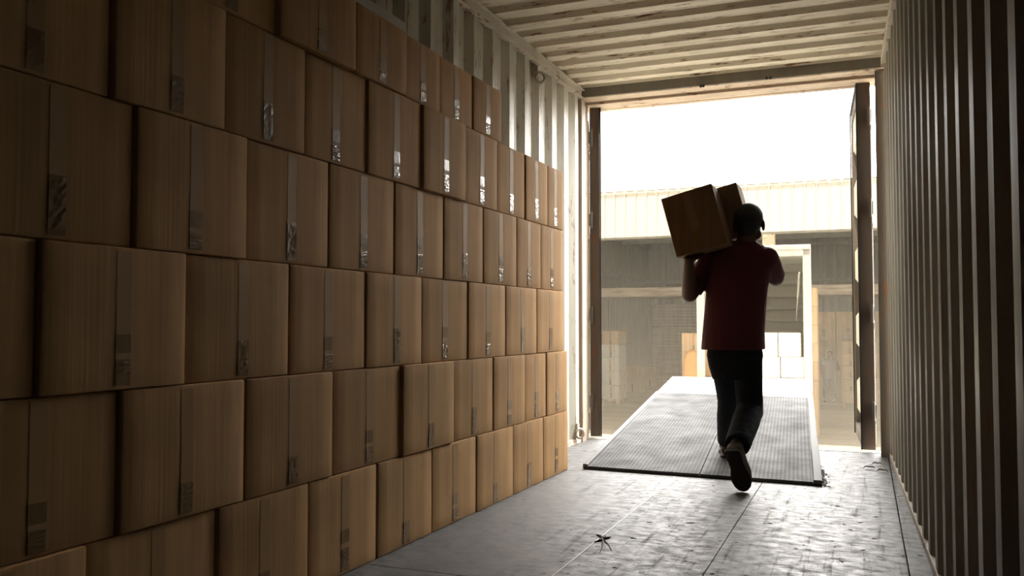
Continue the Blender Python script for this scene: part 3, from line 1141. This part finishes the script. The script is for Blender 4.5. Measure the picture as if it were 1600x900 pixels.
def stack(c, cols, hts, w, dp, mats, lab, where, gap=0.006, base=0.143, small=None):
    """c: centre bottom; columns along x, list of heights"""
    x0 = c[0] - cols * w / 2
    for i in range(cols):
        z_ = c[2] + base
        for k, h_ in enumerate(hts):
            lvl = ['bottom', 'second lowest', 'third', 'fourth', 'fifth', 'sixth', 'seventh', 'eighth'][k] if k < len(hts) - 1 else 'top'
            colm = '' if cols == 1 else ', ' + (['left', 'right'] if cols == 2 else ['left', 'middle', 'right'])[i] + ' column'
            carton('carton', '%s, %s layer%s' % (lab, lvl, colm), (x0 + i * w + gap, c[1] - dp / 2, z_ + 0.001), (w - 2 * gap, 0, 0), (0, 0, h_ - 0.004), (0, -dp, 0),
                   mats[k % len(mats)], group=where, detail=True, rnd=rnd, bev=0.008, tw=0.06)
            z_ += h_


# left pallet, half hidden by the left door
pl = atz(968, 632, ZY)
cL = (pl.x - 0.55, pl.y + 0.5, ZY)
pallet(cL, 1.1, 0.95, 'wooden pallet under the pale cartons left of the ramp')
hL = (at(955, 517, pl.y).z - ZY - 0.143) / 5
stack(cL, 2, [hL] * 5, 0.53, 0.9, [M['card_white'], M['card_white'], M['card_white'], M['card_white'], M['card_tan']],
      'pale carton on the pallet by the left door', 'pale cartons on the left pallet')
pr_ = atz(1315, 637, ZY)
cR = (pr_.x + 0.75, pr_.y + 0.45, ZY)
pallet(cR, 1.5, 0.95, 'wooden pallet under tan cartons near the right door')
hR = (at(1320, 533, pr_.y).z - ZY - 0.143) / 5
stack(cR, 3, [hR] * 5, 0.49, 0.9, [M['card_tan']], 'tan carton on the pallet by the right door', 'tan cartons on the right pallet')
# tall tower of cartons right of the truck
pt = atz(1280, 684, ZY)
yt_ = pt.y + 0.3
top_t = at(1272, 450, yt_).z
hT = (top_t - ZY) / 8
stack((pt.x - 0.27, yt_, ZY), 1, [hT] * 8, 0.54, 0.55, [M['card_tan']], 'tan carton in the tall tower right of the truck', 'cartons of the tall tower', base=0.0)
# stack left of the truck with orange sack
yq = 20.5
ql, qr = at(1065, 560, yq), at(1104, 560, yq)
zt_ = at(1080, 520, yq).z
hq = (zt_ - ZY) / 5
stack(((ql.x + qr.x) / 2, yq + 0.3, ZY), 1, [hq] * 5, qr.x - ql.x, 0.6, [M['card_tan']], 'tan carton in the stack left of the truck', 'cartons left of the truck', base=0.0)
so_ = at(1080, 570, yq - 0.35)
bm = B()
tz = at(1080, 546, yq - 0.35).z
add_loft(bm, [(Vector((so_.x, so_.y, ZY)), (0.20, 0, 0), (0, 0.14, 0)), (Vector((so_.x, so_.y, ZY + 0.25)), (0.24, 0, 0), (0, 0.17, 0)),
              (Vector((so_.x + 0.01, so_.y, ZY + 0.8)), (0.20, 0, 0), (0, 0.15, 0)), (Vector((so_.x + 0.02, so_.y, tz - 0.25)), (0.17, 0, 0), (0, 0.12, 0)),
              (Vector((so_.x + 0.03, so_.y, tz - 0.08)), (0.13, 0, 0), (0, 0.09, 0)), (Vector((so_.x + 0.05, so_.y, tz)), (0.05, 0, 0), (0, 0.04, 0))], 20)
for v in bm.verts:
    v.co += Vector((1, 0.4, 0)) * 0.03 * noise.noise(v.co * 5)
tag(link('sack', bm, M['orange'], None, loc=(so_.x, so_.y, ZY), smooth=True), 'tall orange cloth sack standing against cartons left of the truck', 'sack')
# big hazy cartons against the back wall at right
yb = 30.6
xa, xb = at(1268, 520, yb).x, at(1345, 520, yb).x
zt_ = at(1300, 487, yb).z
hb_ = (zt_ - ZY) / 3
nb = 0
for i in range(3):
    for k in range(3):
        w_ = (xb - xa) / 2
        carton('carton', 'large dull carton against the shed back wall, %s layer, %s column' % (['bottom', 'middle', 'top'][k], ['left', 'middle', 'right'][i]),
               (xa + i * w_ + 0.01, yb, ZY + k * hb_ + 0.002), (w_ - 0.02, 0, 0), (0, 0, hb_ - 0.004), (0, -0.9, 0), M['card_tan'],
               group='large cartons at the back wall', rnd=rnd, bev=0.012, tw=0.08)
# low cartons by the shed side wall
for k, (dx_, y_, w_, h_) in enumerate(((0.75, 30.5, 0.6, 0.9), (0.70, 33.4, 0.5, 0.75), (2.6, 34.6, 0.6, 0.8))):
    carton('carton', ['dim carton by the shed side wall, beyond the pale pallet', 'dim smaller carton near the shed back corner', 'dim carton before the shed shutter'][k],
           (XL + dx_ - w_ / 2, y_, ZY + 0.001), (w_, 0, 0), (0, 0, h_), (0, -0.5, 0), M['card_tan'], group='dim cartons in the shed', rnd=rnd)


# ------------------------------------------------------------------ people
def remesh(o, voxel, sm=4):
    m_ = o.modifiers.new('merge', 'REMESH')
    m_.mode = 'VOXEL'
    m_.voxel_size = voxel
    m_.use_smooth_shade = True
    s_ = o.modifiers.new('soften', 'SMOOTH')
    s_.factor = 0.5
    s_.iterations = sm
    return o


def add_hand(bm, wrist, fdir, back, thumb, curl, k=1.0, spread=0.10):
    """fdir: fingers' direction, back: out of the back of the hand, thumb: side of the thumb; curl list of radians per joint"""
    f = fdir.normalized()
    bk = (back - f * back.dot(f)).normalized()
    s = thumb - f * thumb.dot(f) - bk * thumb.dot(bk)
    s.normalize()
    w0 = wrist + f * 0.015 * k
    # palm
    rings = []
    for t_, hw, ht in ((0.0, 0.026, 0.018), (0.03, 0.036, 0.019), (0.065, 0.041, 0.016), (0.088, 0.040, 0.012)):
        rings.append((w0 + f * t_ * k, s * hw * k, bk * ht * k))
    add_loft(bm, rings, 16, 2.6)
    lens = (0.043, 0.047, 0.044, 0.034)
    for i in range(4):
        off = (0.030 - i * 0.020) * k
        base = w0 + f * (0.080 - (0.006 if i in (0, 3) else 0)) * k + s * off
        dd = (f + s * spread * (1.2 - i * 0.8)).normalized()
        p = [base]
        ang = 0
        d0 = dd
        L0 = lens[i] * k
        for j, c_ in enumerate(curl):
            ang += c_
            dir_ = d0 * math.cos(ang) - bk * math.sin(ang)
            p.append(p[-1] + dir_ * L0 * (1.0, 0.62, 0.48)[j])
        add_limb(bm, p, [0.0098 * k, 0.0092 * k, 0.0084 * k, 0.0072 * k], 10)
    tb_ = w0 + f * 0.020 * k + s * 0.026 * k - bk * 0.006 * k
    p1 = tb_ + (s * 0.75 + f * 0.65 - bk * 0.25).normalized() * 0.040 * k
    p2 = p1 + (s * 0.35 + f * 0.85 - bk * 0.45).normalized() * 0.032 * k
    p3 = p2 + (s * 0.10 + f * 0.85 - bk * 0.55).normalized() * 0.024 * k
    add_limb(bm, [tb_, p1, p2, p3], [0.015 * k, 0.0125 * k, 0.0105 * k, 0.0085 * k], 10)


def add_head(bm, c, fwd, k=1.0):
    """c = centre of the head, fwd = facing direction (horizontal)"""
    f = Vector(fwd).normalized()
    r = Vector((f.y, -f.x, 0))
    R = Matrix((r, f, Vector((0, 0, 1)))).transposed()

    def P(x, y, z):
        return Vector(c) + R @ Vector((x, y, z)) * k
    add_ball(bm, P(0, -0.012, 0.025), 0.1 * k, (0.78, 0.97, 0.90), R, 24)          # cranium
    add_ball(bm, P(0, 0.022, -0.030), 0.075 * k, (0.82, 0.88, 1.10), R, 20)        # face
    add_ball(bm, P(0, 0.052, -0.082), 0.030 * k, (1.10, 0.85, 0.72), R, 14)        # chin
    add_ball(bm, P(0.045, 0.008, -0.060), 0.032 * k, (0.75, 1.0, 1.0), R, 12)      # jaw
    add_ball(bm, P(-0.045, 0.008, -0.060), 0.032 * k, (0.75, 1.0, 1.0), R, 12)
    add_limb(bm, [P(0, 0.084, 0.006), P(0, 0.101, -0.026)], [0.008 * k, 0.013 * k], 10)  # nose
    add_ball(bm, P(0.011, 0.092, -0.029), 0.009 * k, seg=10)
    add_ball(bm, P(-0.011, 0.092, -0.029), 0.009 * k, seg=10)
    add_limb(bm, [P(-0.035, 0.074, 0.018), P(0, 0.084, 0.020), P(0.035, 0.074, 0.018)], [0.010 * k] * 3, 10)  # brow
    add_limb(bm, [P(-0.022, 0.080, -0.054), P(0, 0.088, -0.053), P(0.022, 0.080, -0.054)], [0.006 * k, 0.008 * k, 0.006 * k], 10)
    add_limb(bm, [P(-0.018, 0.079, -0.063), P(0, 0.086, -0.064), P(0.018, 0.079, -0.063)], [0.005 * k, 0.008 * k, 0.005 * k], 10)
    for s in (-1, 1):
        add_ball(bm, P(s * 0.084, -0.012, -0.014), 0.032 * k, (0.32, 0.62, 1.05), R, 14)
        add_ball(bm, P(s * 0.086, -0.018, 0.000), 0.020 * k, (0.38, 0.7, 1.0), R, 12)
        add_ball(bm, P(s * 0.034, 0.068, 0.002), 0.012 * k, seg=10)
    return P, R


def make_shoe(person, heel, toe, up, w, upper, sole, side):
    """heel/toe: points on the sole line; up: direction out of the foot's top"""
    heel, toe = Vector(heel), Vector(toe)
    f = (toe - heel).normalized()
    L = (toe - heel).length
    up = (up - f * up.dot(f)).normalized()
    s = f.cross(up)
    ws = [(0.0, 0.55, 0.0), (0.04, 0.78, 0), (0.14, 0.84, 0.0), (0.30, 0.74, 0.02 * side), (0.45, 0.76, 0.04 * side), (0.62, 0.98, 0.05 * side), (0.76, 1.0, 0.03 * side), (0.90, 0.80, 0.0), (0.97, 0.52, -0.02 * side), (1.0, 0.25, -0.02 * side)]
    hs = [0.055, 0.075, 0.095, 0.100, 0.088, 0.066, 0.052, 0.042, 0.034, 0.024]
    b_ = B()
    add_loft(b_, [(heel + f * L * t_ + s * o_ * w + up * (0.018 + h_ / 2), s * w / 2 * q_ * 0.95, up * h_ / 2) for (t_, q_, o_), h_ in zip(ws, hs)], 20, 2.5)
    add_loft(b_, [(heel + f * L * 0.16 + up * 0.07, s * 0.036, f * 0.05), (heel + f * L * 0.14 + up * 0.135, s * 0.037, f * 0.047)], 18)
    sh = remesh(link('shoe', b_, upper, person), 0.006, 3)
    b_ = B()
    add_loft(b_, [(heel + f * L * t_ * 1.0 + s * o_ * w + up * 0.011, s * w / 2 * q_ * 1.04, up * (0.012 if (t_ < 0.3 or t_ > 0.45) else 0.009)) for (t_, q_, o_) in ws], 20, 5)
    so2 = link('sole', b_, sole, sh)
    return sh


def person(label, root, J, skin, shirt, trousers, upper, sole, fwd, voxel=0.006, near=True, sleeve=0.62):
    t = thing('person', label, 'person', root)
    f = Vector(fwd).normalized()
    r = Vector((f.y, -f.x, 0))
    # ---- body
    b_ = B()
    head = J['head']
    add_head(b_, head, J.get('gaze', f), J.get('hk', 1.0))
    add_limb(b_, [J['neck'] - Vector((0, 0, 0.04)), J['neck'] + Vector((0, 0, 0.03)), head + Vector((0, 0, -0.045)) - f * 0.012], [0.060, 0.055, 0.055], 16)
    ch, hp = J['chest'], J['hips']
    add_loft(b_, [(hp - Vector((0, 0, 0.08)), r * 0.13, f * 0.09), (hp + Vector((0, 0, 0.05)), r * 0.145, f * 0.095), (hp.lerp(ch, 0.45), r * 0.130, f * 0.088),
                  (ch, r * 0.155, f * 0.10), (ch + Vector((0, 0, 0.12)), r * 0.15, f * 0.085), (J['neck'] - Vector((0, 0, 0.02)), r * 0.07, f * 0.06)], 22)
    for s in ('l', 'r'):
        sh, el, wr = J['sh_' + s], J['el_' + s], J['wr_' + s]
        add_limb(b_, [sh.lerp(ch, 0.3), sh, sh.lerp(el, 0.45), el, el.lerp(wr, 0.3), wr], [0.06, 0.058, 0.055, 0.052, 0.047, 0.029], 14)
        fd, bk, th, cu = J['hand_' + s]
        add_hand(b_, wr, fd, bk, th, cu)
        hpj, kn, an = J['hp_' + s], J['kn_' + s], J['an_' + s]
        add_limb(b_, [hpj, hpj.lerp(kn, 0.5), kn, kn.lerp(an, 0.3), an], [0.075, 0.065, 0.050, 0.048, 0.036], 14)
        add_limb(b_, [an, an + J['ft_' + s]], [0.034, 0.030], 12)
    remesh(link('body', b_, skin, t), voxel, 2)
    # ---- hair
    b_ = B()
    hk = J.get('hk', 1.0)
    gz = Vector(J.get('gaze', f)).normalized()
    rr_ = Vector((gz.y, -gz.x, 0))
    R = Matrix((rr_, gz, Vector((0, 0, 1)))).transposed()
    rs = bmesh.ops.create_uvsphere(b_, u_segments=32, v_segments=22, radius=1.0)
    dead = []
    for v in b_.verts:
        x_, y_, z_ = v.co
        lim = -0.93 if y_ < -0.30 else (-0.93 + (y_ + 0.30) * 2.3 if y_ < 0.30 else 0.45)
        if z_ < lim:
            dead.append(v)
    bmesh.ops.delete(b_, geom=dead, context='VERTS')
    for v in b_.verts:
        sq = 1.0 - 0.16 * max(0.0, -v.co.z - 0.15)
        lowz = v.co.z if v.co.z > 0 else v.co.z * (1.16 if v.co.y < 0 else 1.0)
        v.co = head + R @ (Vector((v.co.x * 0.0835 * sq, -0.014 + v.co.y * 0.1025 * sq, 0.024 + lowz * 0.096)) * hk)
    hr = link('hair', b_, M['hair'], t, smooth=True)
    sm_ = hr.modifiers.new('thick', 'SOLIDIFY')
    sm_.thickness = 0.008
    sm_.offset = -0.5
    # ---- shirt
    b_ = B()
    add_loft(b_, J['torso'], 28, 2.3)
    for s in ('l', 'r'):
        sh, el = J['sh_' + s], J['el_' + s]
        e2 = sh.lerp(el, sleeve)
        add_limb(b_, [ch.lerp(sh, 0.5), sh], [0.085, 0.072], 16)
        add_limb(b_, [sh, sh.lerp(e2, 0.55)], [0.072, 0.069], 18)
        add_cyl(b_, sh, e2, 0.070, 0.064, 18)
    # collar
    nk = J['neck']
    add_loft(b_, [(nk - Vector((0, 0, 0.055)), r * 0.082, f * 0.078), (nk + Vector((0, 0, 0.026)), r * 0.064, f * 0.066)], 20)
    remesh(link('shirt', b_, shirt, t), 0.007 if near else 0.02, 3)
    # ---- trousers
    b_ = B()
    add_loft(b_, [(J['seat'] + Vector((0, 0, 0.14)), r * 0.150, f * 0.100), (J['seat'] + Vector((0, 0, 0.02)), r * 0.170, f * 0.125), (J['seat'] - Vector((0, 0, 0.05)), r * 0.158, f * 0.115), (J['seat'] - Vector((0, 0, 0.13)), r * 0.135, f * 0.095)], 24, 2.2)
    for s in ('l', 'r'):
        hpj, kn, an = J['hp_' + s], J['kn_' + s], J['an_' + s]
        q = J.get('leg_r', (0.094, 0.084, 0.072, 0.070, 0.062))
        add_limb(b_, [hpj, hpj.lerp(kn, 0.5), kn, kn.lerp(an, 0.35)], q[:4], 18)
        cuff = kn.lerp(an, 1.03)
        add_cyl(b_, kn.lerp(an, 0.35), cuff, q[3], q[4], 18)
        # folds over the shoe and behind the knee
        for u_ in (0.74, 0.86, 0.96):
            add_torus(b_, kn.lerp(an, u_) + r * 0.002, (an - kn) + r * 0.1 * random.uniform(-1, 1), q[4] - 0.003, 0.008, 18, 8)
        add_torus(b_, kn + (an - kn).normalized() * 0.02, (an - kn) + f * 0.1, q[2] - 0.004, 0.009, 18, 8)
    remesh(link('trousers', b_, trousers, t), 0.007 if near else 0.02, 3)
    for s, sd in (('l', -1), ('r', 1)):
        hl, toe, upv = J['shoe_' + s]
        make_shoe(t, hl, toe, upv, 0.112, upper, sole, sd)
    return t


Z = Vector((0, 0, 1))
YM_ = 5.52   # depth of the man's trunk


def A(px_, py_, Y=YM_):
    return at(px_, py_, Y)


heel_r = A(1143, 713, 5.00)
toe_r = atz(1160, 768, 0.006)
toe_r = Vector((toe_r.x, toe_r.y, 0.004))
dirn = (toe_r - heel_r).normalized()
toe_r = heel_r + dirn * 0.285
toe_r_fix = Vector((0, 0, 0.004 - toe_r.z))
heel_r += toe_r_fix
toe_r += toe_r_fix
hl_ = atz(1138, 716, 0.0)
s_front = 0.46
heel_l = rp(0, s_front, TH + 0.004)
heel_l = Vector((A(1137, 700, 5.98).x, 5.98, 0))
sf = (heel_l - RL).dot(HV)
heel_l.z = RL.z + SLOPE * sf + TH + 0.003
toe_l = heel_l + (FD.normalized() * 0.285) - LV * 0.02


def tor(y, xl, xr, ry, Y=YM_, fy=0.0):
    a, b_ = A(xl, y, Y), A(xr, y, Y)
    return ((a + b_) / 2 + Vector((0, fy, 0)), (b_ - a) / 2, Vector((0, ry, 0)))


J = dict(
    head=A(1170.5, 350, 5.47), neck=A(1164, 384, 5.50), chest=A(1152, 430), hips=A(1147, 530),
    gaze=(0.10, 1, 0), hk=1.04,
    sh_l=A(1112, 404, 5.50), el_l=A(1078, 459, 5.44), wr_l=A(1070, 428, 5.28),
    sh_r=A(1198, 404, 5.50), el_r=A(1212, 434, 5.70), wr_r=A(1178, 404, 5.84),
    hp_l=A(1131, 556, 5.54), kn_l=A(1141, 628, 5.80), an_l=heel_l + Vector((0, 0, 0.12)) + HV * 0.05,
    hp_r=A(1167, 556, 5.50), kn_r=A(1172, 640, 5.50),
    seat=A(1148, 560, 5.50),
    torso=[tor(546, 1096, 1196, 0.150, YM_), tor(520, 1098, 1195, 0.148, YM_), tor(485, 1101, 1197, 0.134), tor(450, 1104, 1200, 0.130),
           tor(420, 1103, 1206, 0.130), tor(402, 1104, 1207, 0.115), tor(392, 1112, 1203, 0.100), tor(384, 1126, 1194, 0.084), tor(377, 1140, 1184, 0.068)],
    leg_r=(0.093, 0.084, 0.079, 0.082, 0.071),
)
upv_r = Vector((0.05, 1, 1)) - dirn * 0
upv_r = (upv_r - dirn * upv_r.dot(dirn)).normalized()
J['an_r'] = heel_r + upv_r * 0.115 + dirn * 0.045
J['ft_r'] = dirn * 0.10 - upv_r * 0.04
J['ft_l'] = HV * 0.10 - Z * 0.045
J['shoe_r'] = (heel_r, toe_r, upv_r)
J['shoe_l'] = (heel_l, toe_l, Z)
# the two carried cartons
bF = 5.20
cTL, cTR, cBR, cBL = A(1039, 308, bF), A(1115, 285, bF), A(1140, 377, bF), A(1057, 402, bF)
cu = ((cTR - cTL) + (cBR - cBL)) / 2
cv = ((cTL - cBL) + (cTR - cBR)) / 2
cu.y = cv.y = 0
cv = cv - cu * (cv.dot(cu) / cu.dot(cu))
cn = Vector((0.10, 1, -0.015))
cn = cn - cu * cn.dot(cu) / cu.dot(cu) - cv * cn.dot(cv) / cv.dot(cv)
cn.normalize()
J['hand_l'] = (Vector((0.25, 0.75, 0.20)), -cv.normalized(), Vector((-1, 0.1, 0.1)), (0.10, 0.22, 0.2))
J['wr_l'] = cBL + cu * 0.18 - cv.normalized() * 0.030 + cn * 0.055
J['hand_r'] = (Vector((-0.75, 0.25, 0.55)), Vector((0.3, 0.8, 0.2)), Vector((0, -0.2, 1)), (0.35, 0.45, 0.35))
man = person('man in a dark maroon shirt walking out, two cartons on his left shoulder', (heel_l.x, 5.5, 0.0), J, M['skin'], M['shirt'], M['jeans'], M['shoe'], M['sole'], HV, voxel=0.005, sleeve=0.90)

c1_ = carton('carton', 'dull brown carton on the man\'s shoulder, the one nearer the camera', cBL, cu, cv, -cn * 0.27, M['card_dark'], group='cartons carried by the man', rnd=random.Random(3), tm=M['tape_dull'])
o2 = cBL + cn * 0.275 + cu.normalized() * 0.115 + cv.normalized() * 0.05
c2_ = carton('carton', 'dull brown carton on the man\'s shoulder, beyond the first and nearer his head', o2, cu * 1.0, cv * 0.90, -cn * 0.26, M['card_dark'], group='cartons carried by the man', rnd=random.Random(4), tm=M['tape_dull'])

# ---- the distant figure in the shed
pb = atz(1297, 628, ZY)
bx, by = pb.x, pb.y
kk = (at(1297, 548, by).z - ZY) / 1.75


def F(x, y, z):
    return Vector((bx + x * kk, by + y * kk, ZY + z * kk))


J2 = dict(head=F(0.0, -0.02, 1.63), neck=F(0, 0, 1.46), chest=F(0, 0, 1.25), hips=F(0, 0, 0.98), gaze=(-0.2, -1, 0), hk=kk,
          sh_l=F(0.18, 0, 1.40), el_l=F(0.27, 0.0, 1.13), wr_l=F(0.25, -0.16, 1.25),
          sh_r=F(-0.18, 0, 1.40), el_r=F(-0.25, -0.02, 1.12), wr_r=F(-0.22, -0.10, 0.90),
          hp_l=F(0.09, 0, 0.90), kn_l=F(0.11, -0.03, 0.50), an_l=F(0.13, 0.02, 0.10),
          hp_r=F(-0.09, 0, 0.90), kn_r=F(-0.10, -0.04, 0.50), an_r=F(-0.12, 0.0, 0.10), seat=F(0, 0, 0.92),
          torso=[(F(0, 0, 0.86), (0.175, 0, 0), (0, 0.12, 0)), (F(0, 0, 1.05), (0.165, 0, 0), (0, 0.115, 0)), (F(0, 0, 1.25), (0.19, 0, 0), (0, 0.12, 0)),
                 (F(0, 0, 1.38), (0.19, 0, 0), (0, 0.11, 0)), (F(0, 0, 1.45), (0.10, 0, 0), (0, 0.08, 0))],
          ft_l=Vector((0.02, -0.10, -0.05)), ft_r=Vector((-0.02, -0.10, -0.05)),
          shoe_l=(F(0.13, 0.06, 0.003), F(0.15, -0.21, 0.003), Z), shoe_r=(F(-0.12, 0.05, 0.003), F(-0.14, -0.22, 0.003), Z),
          hand_l=(Vector((0, -0.3, 1)), Vector((0, 1, 0.2)), Vector((-1, 0, 0)), (0.3, 0.4, 0.3)), hand_r=(Vector((0, -0.2, -1)), Vector((-1, 0, 0)), Vector((0, -1, 0)), (0.2, 0.3, 0.2)))
person('distant person in grey top and pale jeans standing beside the tan pallet', (bx, by, ZY), J2, M['skin_light'], M['grey_top'], M['pale_jeans'], M['shoe'], M['sole'], (0, -1, 0), voxel=0.012, near=False, sleeve=0.5)

# ------------------------------------------------------------------ dusty haze in the yard and shed
m = bpy.data.materials.new('dust_haze')
m.use_nodes = True
nt = m.node_tree
nt.nodes.remove(nt.nodes['Principled BSDF'])
vs = N(nt, 'ShaderNodeVolumeScatter')
vs.inputs['Color'].default_value = (1.0, 0.90, 0.74, 1)
vs.inputs['Anisotropy'].default_value = 0.2
g_ = N(nt, 'ShaderNodeNewGeometry')
sx = N(nt, 'ShaderNodeSeparateXYZ')
nt.links.new(g_.outputs['Position'], sx.inputs[0])
mr_ = N(nt, 'ShaderNodeMapRange')
mr_.inputs['From Min'].default_value = -1.5
mr_.inputs['From Max'].default_value = 2.2
mr_.inputs['To Min'].default_value = 0.014
mr_.inputs['To Max'].default_value = 0.001
nt.links.new(sx.outputs[2], mr_.inputs['Value'])
nt.links.new(mr_.outputs[0], vs.inputs['Density'])
nt.links.new(vs.outputs[0], nt.nodes['Material Output'].inputs['Volume'])
bm = B()
add_box(bm, (XL + 0.3, 7.6, ZY + 0.01), (8.0, YW - 0.1, 4.4))
hz = tag(link('dust_haze', bm, m, None, loc=(0, 20, 0)), 'thin warm dust hanging in the air of the yard and shed', 'haze')
hz['kind'] = 'stuff'
